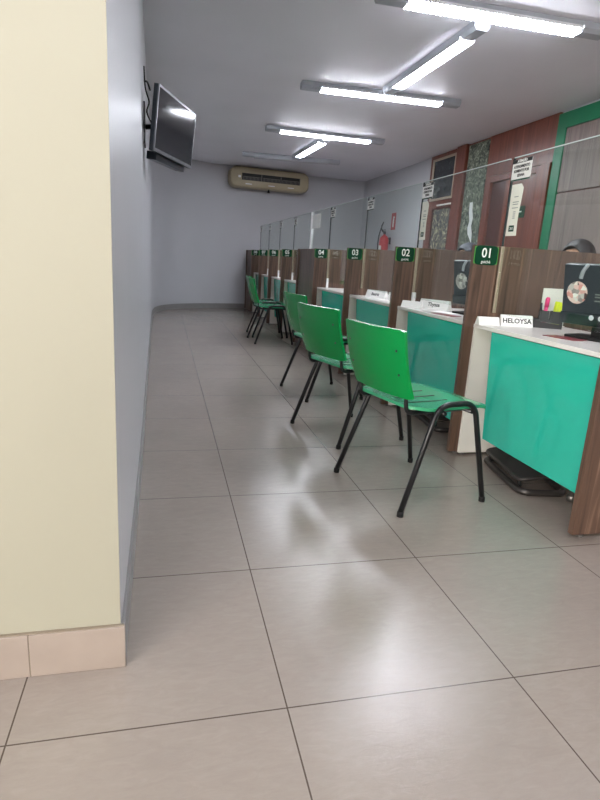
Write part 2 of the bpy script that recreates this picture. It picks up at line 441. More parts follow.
wf = thing('waterfall_picture', 'tall waterfall picture in the forest on the brown wall beside the door', 'picture', (G-.0185, 5.98, .85))
MB().box(-.02, -.0005, -.24, .25, 0, 1.76, .002).build('print', M['pic_green'], wf)
wpts = [(-.02, .98), (.06, .98), (.05, .86), (.01, .74), (.04, .66), (.02, .58), (-.06, .50), (-.10, .46), (-.09, .58), (-.05, .68), (-.07, .78), (-.03, .88)]
MB().prism([(a, h-.1+.15) for a, h in wpts], -.0215, -.0203, 'x').build('falling_water', M['pic_water'], wf)

# ------------------------------------------------------------------ counters
XF = 1.30; XB = 2.30; HP = 1.143; TH = .028; GX = 1.436
FACE = {0: .655, 1: 1.648, 2: 2.685, 3: 3.775, 4: 4.905, 'gate': 5.70, 5: 6.66, 6: 7.65, 7: 8.59, 8: 9.48, 'end': 10.2}
WHERE = {0: 'nearest partition panel at the right edge of the photo, without a visible number',
         1: 'tall wood partition panel with the sign 01', 2: 'tall wood partition panel with the sign 02',
         3: 'tall wood partition panel with the sign 03', 4: 'tall wood partition panel with the sign 04 beside the closed wood panel',
         'gate': 'wood partition panel without a number at the far end of the closed wood panel',
         5: 'tall wood partition panel with the sign 05', 6: 'tall wood partition panel with the sign 06',
         7: 'tall wood partition panel with the sign 07', 8: 'tall wood partition panel with the sign 08',
         'end': 'last wood partition panel, against the far white wall'}
for k, y in FACE.items():
    xb = XB; xf = XF if k == 0 else XF-.018
    p = thing('counter_partition', WHERE[k], 'partition', (xf, y, 0), 0, 'wood partitions between the counters')
    MB().box(0, xb-xf, 0, TH, .014, HP, .0015).build('panel', M['wood'], p)
    for fx in (.05, xb-XF-.06):
        MB().lathe([(.014, 0), (.014, .006), (.007, .007), (.007, .0145)], 12, Matrix.Translation((fx, TH/2, 0))).build('leveling_foot', M['steel'], p)
    if isinstance(k, int) and k > 0:
        pl = MB(); pl.prism(rrect(.130, .098, .022, 6), -.004, -.0003, 'y'); pl.mi = 1
        pl.prism(rrect(.138, .088, .006, 3), -.0022, -.0002, 'y')
        s = pl.build('number_sign', [M['signgreen'], M['signlime']], p, (.0695, 0, HP-.050))
        text('number', '%02d' % k, .068, (.002, -.0046, .010), FACE_CAM, M['letter'], s, bold=.0008, sx=.92)
        text('caption', 'guichê', .021, (0, -.0046, -.033), FACE_CAM, M['letter'], s)

def closed_panel(y0, y1, label):
    o = thing('closed_panel', label, 'panel', (XF+.002, y0, 0))
    MB().box(0, .026, 0, y1-y0, .02, HP-.002, .0015).build('panel', M['wood'], o)
    for fy in (.06, y1-y0-.06):
        MB().lathe([(.014, 0), (.014, .006), (.007, .007), (.007, .0205)], 12, Matrix.Translation((.013, fy, 0))).build('leveling_foot', M['steel'], o)
closed_panel(FACE[4]+TH+.001, FACE['gate']-.001, 'wide closed wood panel filling the gap beyond partition 04')
closed_panel(FACE[8]+TH+.001, FACE['end']-.001, 'closed wood panel between partition 08 and the far wall')

ZT = .738
ORDER = [(0, 1), (1, 2), (2, 3), (3, 4), ('gate', 5), (5, 6), (6, 7), (7, 8)]
for near, n in ORDER:
    y0 = FACE[near]+TH+.001; y1 = FACE[n]-.001; L = y1-y0
    o = thing('service_desk', 'white topped service desk with teal front in front of the partition %02d' % n, 'desk', (XF, y0, 0), 0, 'service desks in a row')
    MB().box(.032, .58, .001, L-.001, ZT-.02, ZT, .002).build('worktop', M['top'], o)
    MB().box(.034, .55, L-.02, L-.002, .012, ZT-.0205, .001).build('side_panel', M['white'], o)
    MB().box(.10, .55, .002, .02, .012, ZT-.0205, .001).build('side_panel', M['white'], o)
    MB().box(.30, .316, .021, L-.021, .3, ZT-.0205, .001).build('modesty_panel', M['white'], o)
    t = MB(); A = Matrix.Translation((.042, 0, ZT-.024)) @ Matrix.Rotation(math.radians(-3.4), 4, 'Y')
    t.box(0, .01, .003, L-.165, -.572, 0, .001, A)
    t.build('front_panel', M['teal'], o)
    for fy in (.07, L-.30):
        MB().box(.086, .30, fy, fy+.02, .35, .38).build('panel_bracket', M['steel'], o)
    for fx in (.06, .52):
        MB().lathe([(.013, 0), (.013, .006), (.006, .007), (.006, .0125)], 12, Matrix.Translation((fx, L-.011, 0))).build('leveling_foot', M['steel'], o)
        if fx > .1: MB().lathe([(.013, 0), (.013, .006), (.006, .007), (.006, .0125)], 12, Matrix.Translation((fx, .011, 0))).build('leveling_foot', M['steel'], o)
    lg = MB(); lg.lathe([(.019, 0), (.023, .012), (.023, .024), (.018, .034), (.012, .036), (.012, .35)], 16, Matrix.Translation((.26, .30, 0)))
    lg.build('support_leg', M['steel'], o)

# glass screens with notices
def notice(parent, y):
    """queue notice stuck at the upper left of a pane (seen from the hall)"""
    x = -.0058
    n = MB(); n.box(x, x+.0012, y-.163, y-.005, -.112, -.012)
    n.mi = 1; n.box(x-.0004, x, y-.163, y-.005, -.029, -.012)
    n.mi = 2; n.box(x-.0004, x, y-.163, y-.005, -.112, -.104); n.mi = 1
    n.prism([(y-.163, -.112), (y-.163, -.1), (y-.148, -.112)], x-.0008, x-.0004, 'x')
    s = n.build('notice_sticker', [M['paper'], M['ink'], M['signgreen']], parent)
    text('notice_heading', 'ATENÇÃO', .0165, (x-.0008, y-.084, -.0205), FACE_HALL, M['letter'], s, bold=.0004)
    for i, l in enumerate(('ATENDIMENTO', 'SOMENTE POR', 'SENHA')):
        text('notice_text', l, .0185, (x-.0004, y-.084, -.046-.0205*i), FACE_HALL, M['ink'], s, bold=.0006)
def strip(parent, y):
    x = -.0058; pts = []
    z0, z1 = -.376, -.128
    for k in range(13):
        t = k/12; pts.append((y-.025-.092+.006*math.sin(t*5), z0+(z1-z0)*t))
    pts[-1] = (pts[-1][0]+.02, z1)
    pts.append((y-.025, z1)); pts.append((y-.025, z0))
    s = MB().prism(pts, x, x+.0012, 'x').build('vertical_sticker', M['ivory'], parent)
    d = MB()
    for i, (w, z) in enumerate(((.035, -.19), (.05, -.215), (.046, -.226), (.05, -.243), (.02, -.262), (.02, -.272), (.02, -.282), (.02, -.292))):
        d.box(x-.0004, x, y-.075-w/2, y-.075+w/2, z, z+.004)
    d.build('sticker_text', M['greyink'], s)
    q = MB().prism(rrect(.044, .03, .004, 3, y-.068, -.34), x-.0006, x, 'x').build('sticker_emblem', M['signgreen'], s)
    e = MB()
    for a, b_, c, d_ in ((-.014, -.004, .004, .006), (-.014, -.004, -.001, .001), (-.014, -.004, -.006, -.004), (0, .003, -.006, .006), (.006, .015, .004, .006), (.006, .008, -.006, .006), (.006, .015, -.006, -.004)):
        e.box(x-.001, x-.0006, y-.068+a, y-.068+b_, -.34+c, -.34+d_)
    e.build('emblem_mark', M['letter'], q)
GT = 1.57; GB = .80
for near, n in ORDER:
    y0 = FACE[near]+TH+.001; y1 = FACE[n]-.0015
    o = thing('glass_screen', 'clear glass screen with queue notice standing over desk %02d' % n, 'glass screen', (GX, y0, GT), 0, 'glass screens over the desks')
    L = y1-y0
    MB().box(-.004, .004, 0, L-.0085, GB-GT, 0).build('pane', M['glass'], o)
    MB().box(-.0045, .0045, L-.008, L, HP-GT, 0).build('edge_strip', M['glassedge'], o)
    ch = MB(); ch.box(-.009, -.0047, L-.014, L, GB-GT, HP-GT); ch.box(.0047, .009, L-.014, L, GB-GT, HP-GT); ch.box(-.009, .009, L-.0075, L, GB-GT, HP-GT-.0005)
    ch.build('glass_channel', M['alu'], o)
    if n not in (1, 3): MB().box(-.0125, .0125, L-.034, L-.0145, ZT-GT, ZT-GT+.10, .002).build('glass_clamp', M['whiteplastic'], o)
    MB().box(-.0125, .0125, .03, .05, ZT-GT, ZT-GT+.10, .002).build('glass_clamp', M['whiteplastic'], o)
    MB().box(-.0042, .0042, 0, L-.0085, .0003, .0045).build('polished_top_edge', M['topedge'], o)
    notice(o, L)
    if n in (1, 2): strip(o, L)
y0 = FACE[4]+.004; y1 = FACE['gate']+TH
o = thing('glass_screen', 'clear glass screen with white end post and white sheet above the closed wood panel', 'glass screen', (GX, y0, HP), 0, 'glass screens over the desks')
MB().box(-.0042, .0042, .003, y1-y0-.05, GT-HP+.0003, GT-HP+.0045).build('polished_top_edge', M['topedge'], o)
MB().box(-.004, .004, .003, y1-y0-.05, .0, GT-HP).build('pane', M['glass'], o)
# the pane above the closed panel stands on a rail
MB().box(-.0045, .0045, -.0005, .0028, 0, GT-HP-.0).build('edge_strip', M['glassedge'], o)
MB().box(-.016, .016, y1-y0-.049, y1-y0-.012, 0, GT-HP, .002).build('end_post', M['whiteplastic'], o)
MB().box(-.014, .014, .026, y1-y0-.05, -.016, -.0005).build('bottom_rail', M['alu'], o)
MB().box(-.0058, -.0042, y1-y0-.42, y1-y0-.06, GT-HP-.19, GT-HP-.035).build('paper_sheet', M['paper'], o)

# ------------------------------------------------------------------ chairs
def arc_profile(t, a, b): return a+(b-a)*t
def make_chair(label):
    o = thing('visitor_chair', label, 'chair', (0, 0, 0), 0, 'green visitor chairs along the counters')
    # seat
    def sf(u, v):
        x = -.20+.445*u; yy = (v-.5)*2
        w = .222*(1-.10*max(0, (.25-u)/.25)**2)*(1-.06*max(0, (u-.8)/.2)**2)
        cr = max(0, abs(yy)-.8)/.2
        x += (.035*cr*cr if u < .5 else -.03*cr*cr)*abs(2*u-1)**3
        z = .447-.014*math.cos(PI*yy/2)*math.sin(PI*min(1, u*1.15))-.016*max(0, (u-.78)/.22)**2+.006*max(0, (.2-u)/.2)
        return (x, w*yy, z)
    m = MB(); m.shell(sf, 18, 16, lambda u, v: (0, 0, -.014))
    m.mi = 1
    for k in (-1, 0, 1):
        pts = []
        for i in range(9):
            t = i/8; u = .16+.5*t; v = .5+k*.2+.03*math.sin(PI*t)
            p = Vector(sf(u, v)); p.z += .0005; pts.append(p)
        m.tube(pts, .0032, 6)
    m.build('seat', [M['seatsheen'], M['slot']], o, smooth_angle=50)
    # backrest, bowed around the sitter
    def bf(u, v):
        yy = (u-.5)*2; z = .485+.285*v
        cr = max(0, abs(yy)-.9)/.1
        z = .628+(z-.628)*(1-.035*cr*cr)
        x = -.238-.075*v+.028*yy*yy-.010*math.sin(PI*v)
        return (x, .215*yy*(1+.02*v), z)
    m = MB(); m.shell(bf, 20, 10, lambda u, v: (.013, 0, .002))
    m.mi = 1
    for (u, v) in ((.1, .35), (.1, .7), (.9, .35), (.9, .7)):
        p = Vector(bf(u, v)); m.lathe([(.006, 0), (.005, .0025)], 10, Matrix.Translation(p) @ Matrix.Rotation(-PI/2, 4, 'Y'))
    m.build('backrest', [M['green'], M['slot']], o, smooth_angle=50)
    for s in (-1, 1):
        path = fillet([(-.245, s*.262, .012), (-.08, s*.236, .462), (.118, s*.236, .462), (.215, s*.262, .012)], .065, 8)
        f = MB().tube(path, .0125, 12).build('side_frame', M['black_metal'], o)
        for x, y, ax in ((-.245, s*.262, -1), (.215, s*.262, 1)):
            MB().lathe([(.0138, 0), (.0138, .02), (.0125, .024)], 12, Matrix.Translation((x, y, 0)) @ Matrix.Shear('XY', 4, (.17*(1 if ax < 0 else -1)*1.0, 0)) if False else Matrix.Translation((x+(.002 if ax < 0 else -.001), y, 0))).build('foot_cap', M['rubber'], f)
        MB().tube(fillet([(-.243, s*.172, .66), (-.205, s*.172, .50), (-.20, s*.172, .4185), (.15, s*.172, .42)], .075, 7), .0095, 10).build('back_support', M['black_metal'], o)
    for x in (-.04, .11):
        MB().tube([(x, -.236, .44 if False else .4215), (x, .236, .4215)], .009, 10).build('crossbar', M['black_metal'], o)
    return o
CH = [((.614, 1.176), 13.5, 'bright green plastic chair with black legs, closest to the camera'),
      ((.591, 2.022), 17, 'second green chair from the camera, in front of desk 02'),
      ((.696, 3.062), 9.5, 'third green chair from the camera, mostly behind the second one'),
      ((.772, 5.81), 2, 'green chair further down the hall, seat seen side on before the closed wood panel'),
      ((.835, 6.38), 0, 'farthest green chair, half hidden behind the fourth chair')]
c0 = None
for (rx, ry), a, lab in CH:
    a = math.radians(a); loc = (rx+.245*math.cos(a), ry+.245*math.sin(a), 0)
    if c0 is None: c0 = make_chair(lab); c0.location = loc; c0.rotation_euler = (0, 0, a)
    else: dup(c0, loc, a, lab)

# ------------------------------------------------------------------ lamps
LZ = 2.6
def lamp(label, loc, rz, lit=True, louver=True, L=1.6):
    o = thing('ceiling_lamp', label, 'lamp', loc, rz, 'fluorescent ceiling lamps')
    hz = CZ-LZ
    h = MB(); h.prism([(-.054, hz-.0005), (-.058, .012), (-.03, .006), (.03, .006), (.058, .012), (.054, hz-.0005)], -L/2+.02, L/2-.02, 'x')
    h.build('housing', M['lampgrey'], o)
    for s in (-1, 1):
        a, b_ = sorted((s*(L/2-.19), s*L/2))
        MB().prism([(-.058, hz-.0005), (-.06, .0), (-.04, -.022), (.04, -.022), (.06, 0), (.058, hz-.0005)], a, b_, 'x').build('end_cap', M['lampgrey'], o)
    for s in (-1, 1):
        MB().tube([(-.6, s*.026, -.012), (.6, s*.026, -.012)], .0165, 12).build('tube', M['tube' if lit else 'tube_off'], o)
    if not louver:
        rf = MB()
        for s in (-1, 1): rf.prism([(s*.0585, .011), (s*.056, -.028), (s*.0575, -.028), (s*.06, .011)], -L/2+.19, L/2-.19, 'x')
        rf.build('reflector', M['lampgrey'], o)
    if louver:
        lv = MB(); n = 40
        for s in (-1, 1):
            lv.box(-L/2+.192, L/2-.192, s*.0575-.0008, s*.0575+.0008, -.006, .012)
            for i in range(n):
                x = -L/2+.2+(L-.4)*i/(n-1); lv.box(x-.006, x+.006, s*.0575-.0008, s*.0575+.0008, -.022, -.0065)
        lv.build('louver', M['louver'], o)
    return o
lamp('closest crosswise ceiling lamp, lit, cut by the top edge of the photo', (1.79, 2.645, LZ), math.radians(-1.2))
lamp('second crosswise ceiling lamp from the camera, lit, at the far end of the lengthwise one', (1.775, 4.59, LZ), math.radians(-2.6))
lamp('lengthwise ceiling lamp joining the two closest crosswise lamps, lit', (1.79, 3.625, LZ), PI/2+.01, True, False, 1.62)
lamp('third crosswise ceiling lamp, lit, before the air conditioner', (1.775, 6.58, LZ), math.radians(1.2))
lamp('short looking lengthwise ceiling lamp near the air conditioner, lit', (1.80, 7.56, LZ), PI/2+.04, True, False, 1.6)
lamp('crosswise ceiling lamp above the camera, out of the photo, lit', (1.79, .72, LZ), 0)
lamp('added unseen crosswise lamp behind the camera, lighting the desk front and closest chair', (-.2, -1.0, LZ), 0)  # added out of view to light the desk front and chair back
lamp('added unseen crosswise lamp at the left of the entrance hall, brightening the foreground', (-1.6, -1.6, LZ), 0)  # second added lamp, unseen, brightens the foreground
lamp('unlit crosswise ceiling lamp next to the air conditioner', (1.74, 8.52, LZ), math.radians(-4), False, False)

# ------------------------------------------------------------------ television on its arm
NT, NB, FT, FB = Vector((-.308, 2.852, 2.012)), Vector((-.346, 2.862, 1.630)), Vector((-.042, 3.648, 2.034)), Vector((-.082, 3.658, 1.650))
tc = (NT+NB+FT+FB)/4; ex = (FT+FB-NT-NB).normalized(); ez = (NT+FT-NB-FB); ez = (ez-ex*ez.dot(ex)).normalized(); ey = ez.cross(ex)
tw, thh = .838, .385
tv = thing('television', 'black flat television with silver rim on a wall arm, high on the left wall', 'television', (-.40, 3.28, 1.6))
TM = Matrix(((ex.x, ey.x, ez.x, tc.x), (ex.y, ey.y, ez.y, tc.y), (ex.z, ey.z, ez.z, tc.z), (0, 0, 0, 1)))
TM = Matrix.Translation(-Vector((-.40, 3.28, 1.6))) @ TM      # ex along the screen, ey to the back
MB().box(-tw/2, tw/2, .004, .032, -thh/2, thh/2, .003, TM).build('case', M['monitor'], tv)
bz = MB()
for a in ((-tw/2, tw/2, thh/2-.014, thh/2), (-tw/2, tw/2, -thh/2, -thh/2+.02), (-tw/2, -tw/2+.012, -thh/2+.02, thh/2-.014), (tw/2-.012, tw/2, -thh/2+.02, thh/2-.014)):
    bz.box(a[0], a[1], -.003, .004, a[2], a[3], 0, TM)
bz.build('bezel', M['bezel'], tv)
MB().box(-tw/2+.012, tw/2-.012, 0, .0038, -thh/2+.02, thh/2-.014, 0, TM).build('screen', M['screen'], tv)
wl = Vector((-.40, 3.28, 1.6))
def W(x, y, z): return Vector((x, y, z))-wl
MB().box(-.016, -.003, -.10, .10, .12, .38, .003).build('wall_plate', M['black_metal'], tv)
ar = MB(); ar.tube([W(-.405, 3.28, 1.84), W(-.30, 3.20, 1.84), tuple(TM @ Vector((0, .06, 0)))], .017, 8)
ar.build('mount_arm', M['black_metal'], tv)
MB().box(-.15, .15, .0325, .06, -.12, .12, .003, TM).build('mount_plate', M['black_metal'], tv)
MB().box(-.27, .36, .034, .10, -thh/2-.04, -thh/2+.01, .004, TM).build('under_box', M['monitor'], tv)
cb = MB()
cb.tube([p-wl for p in smooth_path([(-.398, 2.86, 2.10), (-.392, 2.90, 1.99), (-.372, 2.97, 1.93), (-.385, 2.92, 1.86), (-.36, 3.02, 1.82)], 5)], .005, 6)
cb.tube([p-wl for p in smooth_path([(-.395, 2.87, 2.02), (-.38, 2.93, 2.03), (-.365, 2.98, 2.0)], 5)], .006, 6)
cb.build('cable', M['rubber'], tv)

# ------------------------------------------------------------------ air conditioner
ac = thing('air_conditioner', 'long beige air conditioner on the far wall just under the ceiling', 'air conditioner', (1.66, 9.93, 2.262), math.radians(5))
w, h = 1.53, .355
body = MB()
ring = lambda sc, y: [(x*1.0, y, z) for x, z in rrect(w-sc, h-sc, .12-sc*.3, 8, 0, h/2)]
rows = [[body.bm.verts.new(p) for p in ring(s, y)] for s, y in ((.06, -.0), (.02, .012), (0, .04), (0, .255))]
fs = []
for A, B in zip(rows, rows[1:]):
    n = len(A); fs += [body.bm.faces.new((A[i], A[(i+1) % n], B[(i+1) % n], B[i])) for i in range(n)]
body._set(fs, True); body._set([body.bm.faces.new(rows[0]), body.bm.faces.new(rows[-1][::-1])])
body.build('body', M['acbody'], ac, smooth_angle=50)
gr = MB().box(-.55, .57, -.006, -.0005, .125, .245).build('air_outlet', M['acdark'], ac)
vn = MB()
for s in range(3):
    x0 = -.545+.375*s
    vn.box(x0+.363, x0+.373, -.012, -.0065, .125, .245)
    for i in range(13): vn.box(x0+.02+i*.026, x0+.026+i*.026, -.011, -.0065, .13, .18)
    vn.box(x0+.02, x0+.35, -.011, -.0065, .183, .189)
vn.build('air_vane', M['acvane'], gr)
MB().box(-.62, -.572, -.006, -.0005, .16, .2).build('control_panel', M['whiteplastic'], ac)
sl = MB()
for x in (-.42, .02, .4): sl.box(x-.06, x+.06, -.004, -.0005, .055, .068)
sl.build('trim_clip', M['louver'], ac)
MB().tube([(-.02, .05, .004), (-.02, .05, -.03), (-.02, .045, -.055)], lambda t: .012+.014*t, 10).build('drain_spout', M['rubber'], ac)

# ------------------------------------------------------------------ extinguisher and its sign on the right wall
ex_ = thing('fire_extinguisher', 'red fire extinguisher with black hose hanging on the white wall', 'fire extinguisher', (WR-.12, 8.80, 1.08))
MB().lathe([(.06, 0), (.082, .012), (.085, .03), (.085, .36), (.075, .405), (.045, .44), (.022, .45), (.022, .47)], 20).build('cylinder', M['red'], ex_)
vb = MB(); vb.box(-.02, .02, -.02, .02, .47, .51, .003); vb.box(-.012, .012, -.02, .12, .515, .53, .003); vb.box(-.012, .012, -.02, .11, .54, .552, .003)
vb.build('valve', M['black_metal'], ex_)
MB().tube(smooth_path([(-.01, .02, .5), (-.03, .10, .58), (-.03, .02, .68), (-.03, .11, .58), (-.05, .155, .40), (-.06, .12, .16)], 6), .012, 8).build('hose', M['rubber'], ex_)
lb = MB()
for i in range(9): 
    a0 = PI-.7+1.4*i/9; a1 = PI-.7+1.4*(i+1)/9
    f = [lb.bm.verts.new((.0855*math.cos(a), .0855*math.sin(a), z)) for a, z in ((a0, .14), (a1, .14), (a1, .27), (a0, .27))]; lb._set([lb.bm.faces.new(f)])
lb.build('paper_label', M['paper'], ex_)
MB().box(.086, .1195, -.03, .03, .3, .42, .003).build('wall_hook', M['black_metal'], ex_)
es = thing('extinguisher_sign', 'small red sign on the white wall above the fire extinguisher', 'sign', (WR-.001, 8.72, 1.63))
MB().box(-.004, 0, -.1, .1, 0, .29).build('sign_plate', M['red'], es)
pg = MB(); pg.prism(rrect(.06, .15, .02, 4, .0, .12), -.005, -.0042, 'x'); pg.box(-.005, -.0042, -.05, .02, .2, .225); pg.box(-.005, -.0042, -.012, .012, .19, .24)
pg.build('pictogram', M['letter'], es)

# ------------------------------------------------------------------ things on the desks
def name_card(loc, ang, body, label, L=.185, name='name_card', H=.062):
    o = thing(name, label, 'name card', loc, ang, 'folded cards on the desks')
    p = MB().prism([(-.028, 0), (.028, 0), (.006, H), (-.006, H)], -L/2, L/2, 'x')
    p.build('card', M['paper'], o)
    if body:
        th = math.atan2(.022, H)
        text('name_lettering', body, .036, (0, -.0175, H*.47), (PI/2-th, 0, 0), M['ink'], o, bold=.0009, sx=min(1, 1))
    return o
name_card((1.543, 1.586, ZT), math.radians(-13), 'HELOYSA', 'white folded name card in capitals on desk 01 beside partition 01', .168, 'name_card', .058)
name_card((1.388, 1.606, ZT), math.radians(-6), None, 'blank white folded card at the left corner of desk 01', .115, 'folded_card', .042)
name_card((1.55, 2.54, ZT), math.radians(-62), 'Thyssa', 'white folded name card in front of the monitor on desk 02', .24)
name_card((1.395, 2.575, ZT), math.radians(-52), None, 'blank low white folded card beside the name card on desk 02', .15, 'folded_card', .045)
name_card((1.485, 3.50, ZT), math.radians(-72), 'Beatriz', 'white folded name card on desk 03', .25)
name_card((1.55, 3.27, ZT), math.radians(-70), None, 'blank white folded card to the right of the name card on desk 03', .12, 'folded_card', .06)

def monitor(loc, rz, label, photo=True, pm='photo', W_=.45, group='desk monitors seen from behind'):
    """local: back of the screen looks to -X, width along Y; origin on the desk"""
    o = thing('desk_monitor', label, 'monitor', loc, rz, group)
    T = Matrix.Translation((0, 0, .055)) @ Matrix.Rotation(math.radians(-9), 4, 'Y') @ Matrix.Translation((0, 0, -.055))
    MB().box(0, .045, -W_/2, W_/2, .055, .335, .006, T).build('shell', M['monitor'], o)
    MB().box(-.014, -.0003, -W_/2+.004, W_/2-.004, .058, .115, .004, T).build('lower_cover', M['monitor_low'], o)
    MB().box(.0455, .047, -W_/2+.012, W_/2-.012, .075, .323, 0, T).build('screen', M['screen'], o)
    MB().tube([T @ p for p in smooth_path([(-.002, .135, .272), (-.004, .125, .305), (.002, .105, .335)], 5)], .009, 8).build('back_ridge', M['lampgrey'], o)
    MB().box(-.02, .03, -.05, .05, .012, .0545, .003).build('stand_neck', M['rubber'], o)
    MB().prism(rrect(.2, .30, .05, 6), 0, .0118).build('stand_base', M['rubber'], o)
    RY = Matrix.Rotation(-PI/2, 4, 'Y')
    if photo:
        MB().lathe([(.052, 0), (.052, .0012)], 32, T @ Matrix.Translation((-.0004, W_/2-.075, .205)) @ RY).build('round_photo_sticker', M[pm], o)
    mk = MB()
    for y, z, ww in ((W_/2-.19, .2, .05), (W_/2-.195, .188, .06), (W_/2-.185, .17, .04)): mk.box(-.0012, -.0003, y-ww/2, y+ww/2, z, z+.006, 0, T)
    mk.build('printed_lines', M['greyink'], o)
    for y in (W_/2-.165, W_/2-.21):
        MB().lathe([(.012, 0), (.012, .0012)], 20, T @ Matrix.Translation((-.0145, y, .098)) @ RY).build('round_badge', M['louver'], o)
    return o
def mon_at(edge, rz, label, pm, W_=.45):
    # edge = where the monitor's far (+Y) back corner stands
    d = Vector((-math.sin(rz), math.cos(rz), 0)); c = Vector(edge)-d*W_/2
    return monitor((c.x, c.y, ZT), rz, label, True, pm, W_)
mon_at((1.60, 1.31, 0), math.radians(17), 'black desk monitor with round group photo sticker at the right edge, on desk 01', 'photo')
mon_at((1.60, 2.38, 0), math.radians(14), 'black desk monitor with grey round photo sticker on desk 02', 'photo_grey')
mon_at((1.72, 3.36, 0), math.radians(12), 'black desk monitor on desk 03, only its edge showing', 'photo_grey', .40)

og = thing('pen_organizer', 'black mesh pen organizer on desk 01 beside the monitor', 'organizer', (1.688, 1.572, ZT), math.radians(-30))
t = MB()
t.box(-.04, .10, -.04, .04, 0, .004)
for a in ((-.04, -.037, -.04, .04, .004, .045), (.097, .10, -.04, .04, .004, .045), (-.037, .097, -.04, -.037, .004, .045), (-.037, .097, .037, .04, .004, .045)): t.box(*a)
t.build('tray', M['meshblack'], og)
t = MB()
for x0, x1 in ((-.015, .03), (.04, .09)):
    for a in ((x0, x1, -.034, -.031), (x0, x1, .031, .034), (x0, x0+.003, -.031, .031), (x1-.003, x1, -.031, .031)): t.box(*a, .0045, .09)
t.build('pen_cup', M['meshblack'], og)
def pen(name, label, loc, ax, m, cap, r=.007, L=.13, flat=False):
    o = thing(name, label, 'pen', loc)
    A = Matrix.Rotation(ax[0], 4, 'X') @ Matrix.Rotation(ax[1], 4, 'Y')
    if flat:
        MB().box(-r*1.6, r*1.6, -r, r, 0, L*.65, .002, A).build('barrel', m, o); MB().box(-r*1.7, r*1.7, -r*1.1, r*1.1, L*.65, L, .003, A).build('cap', cap, o)
    else:
        MB().lathe([(r*.8, 0), (r, .01), (r, L*.66)], 12, A).build('barrel', m, o); MB().lathe([(r*1.15, L*.66), (r*1.15, L*.95), (r*.6, L)], 12, A).build('cap', cap, o)
OM = Matrix.Translation((1.688, 1.572, ZT)) @ Matrix.Rotation(math.radians(-30), 4, 'Z')
def inorg(x, y, z=.006): return tuple(OM @ Vector((x, y, z)))
pen('pink_highlighter', 'bright pink pen standing in the pen organizer on desk 01', inorg(.01, .0), (0, .05), M['pink'], M['pink'], .010, .155)
pen('ballpoint_pen', 'dark pen left of the pink pen in the organizer', inorg(-.002, .008), (0, -.1), M['ink'], M['ink'], .005, .125)
pen('yellow_highlighter', 'fluorescent yellow highlighter in the organizer on desk 01, left one of the pair', inorg(.058, .0), (0, .12), M['yellow'], M['yellow'], .009, .135, True)
pen('yellow_highlighter', 'fluorescent yellow highlighter in the organizer on desk 01, right one of the pair', inorg(.078, .004, ), (0, .12), M['yellow'], M['yellow'], .009, .125, True)
# white sheet holder behind the pens
sh = thing('document_holder', 'white upright document holder behind the pens on desk 01', 'document holder', (1.77, 1.634, ZT), 0)
MB().box(-.05, .108, .0, .008, .004, .205, .003).build('back_plate', M['white'], sh)
MB().box(-.05, .108, -.012, .012, 0, .004).build('foot_plate', M['white'], sh)
def leaf(name, label, x, y, a, w, h, m, cat='paper', t=.0012, z=ZT):
    return tag(MB().box(-w/2, w/2, -h/2, h/2, 0, t, 0).build(name, m, None, (x, y, z)), label, cat) if a is None else tag(_rot(MB().box(-w/2, w/2, -h/2, h/2, 0, t).build(name, m, None, (x, y, z)), a), label, cat)
def _rot(o, a): o.rotation_euler = (0, 0, math.radians(a)); return o
leaf('brochure', 'dark red brochure lying on desk 01 in front of the monitor', 1.50, 1.14, 12, .09, .17, M['brochure'], 'brochure', .003)
leaf('paper_sheet', 'white sheet lying on desk 02 in front of its monitor', 1.49, 2.27, 20, .12, .2, M['paper'])
leaf('brochure', 'dark red brochure lying on desk 02 near the counter edge', 1.405, 2.10, 12, .07, .2, M['brochure'], 'brochure', .003)

# ------------------------------------------------------------------ foot rests under the desks
def footrest(loc, rz, label):
    o = thing('foot_rest', label, 'foot rest', loc, rz, 'foot rests under the desks')
    def loop(L_, w_, z, tilt=0): return [(x, y, z+tilt*x) for x, y in rrect(w_, L_, .045, 6)]
    f = MB(); pts = loop(.46, .22, .016)
    f.tube(pts, .0165, 8, closed=True); f.build('base_frame', M['darksteel'], o)
    A = Matrix.Translation((-.02, 0, .075)) @ Matrix.Rotation(math.radians(-9), 4, 'Y')
    p = MB().prism(rrect(.19, .42, .04, 6), 0, .018, 'z', A); p.build('platform', M['meshblack'], o)
    e = MB(); e.tube([A @ Vector((x, y, .010)) for x, y in rrect(.196, .426, .043, 6)], .0095, 8, closed=True); e.build('platform_rim', M['darksteel'], o)
    s = MB()
    for y in (-.13, .13): s.tube([(.09, y, .03), (.085, y, .07)], .010, 8)
    for y in (-.17, .17): s.tube([(-.09, y, .025), (-.1, y, .058)], .010, 8)
    s.build('strut', M['rubber'], o)
    MB().box(-.096, -.0955, -.02, .02, .072, .08).build('emblem', M['louver'], o)
footrest((1.495, 1.27, .002), math.radians(-10), 'dark metal foot rest on the floor under desk 01')
footrest((1.53, 2.25, .002), math.radians(-6), 'dark metal foot rest on the floor under desk 02, behind the closest chair')

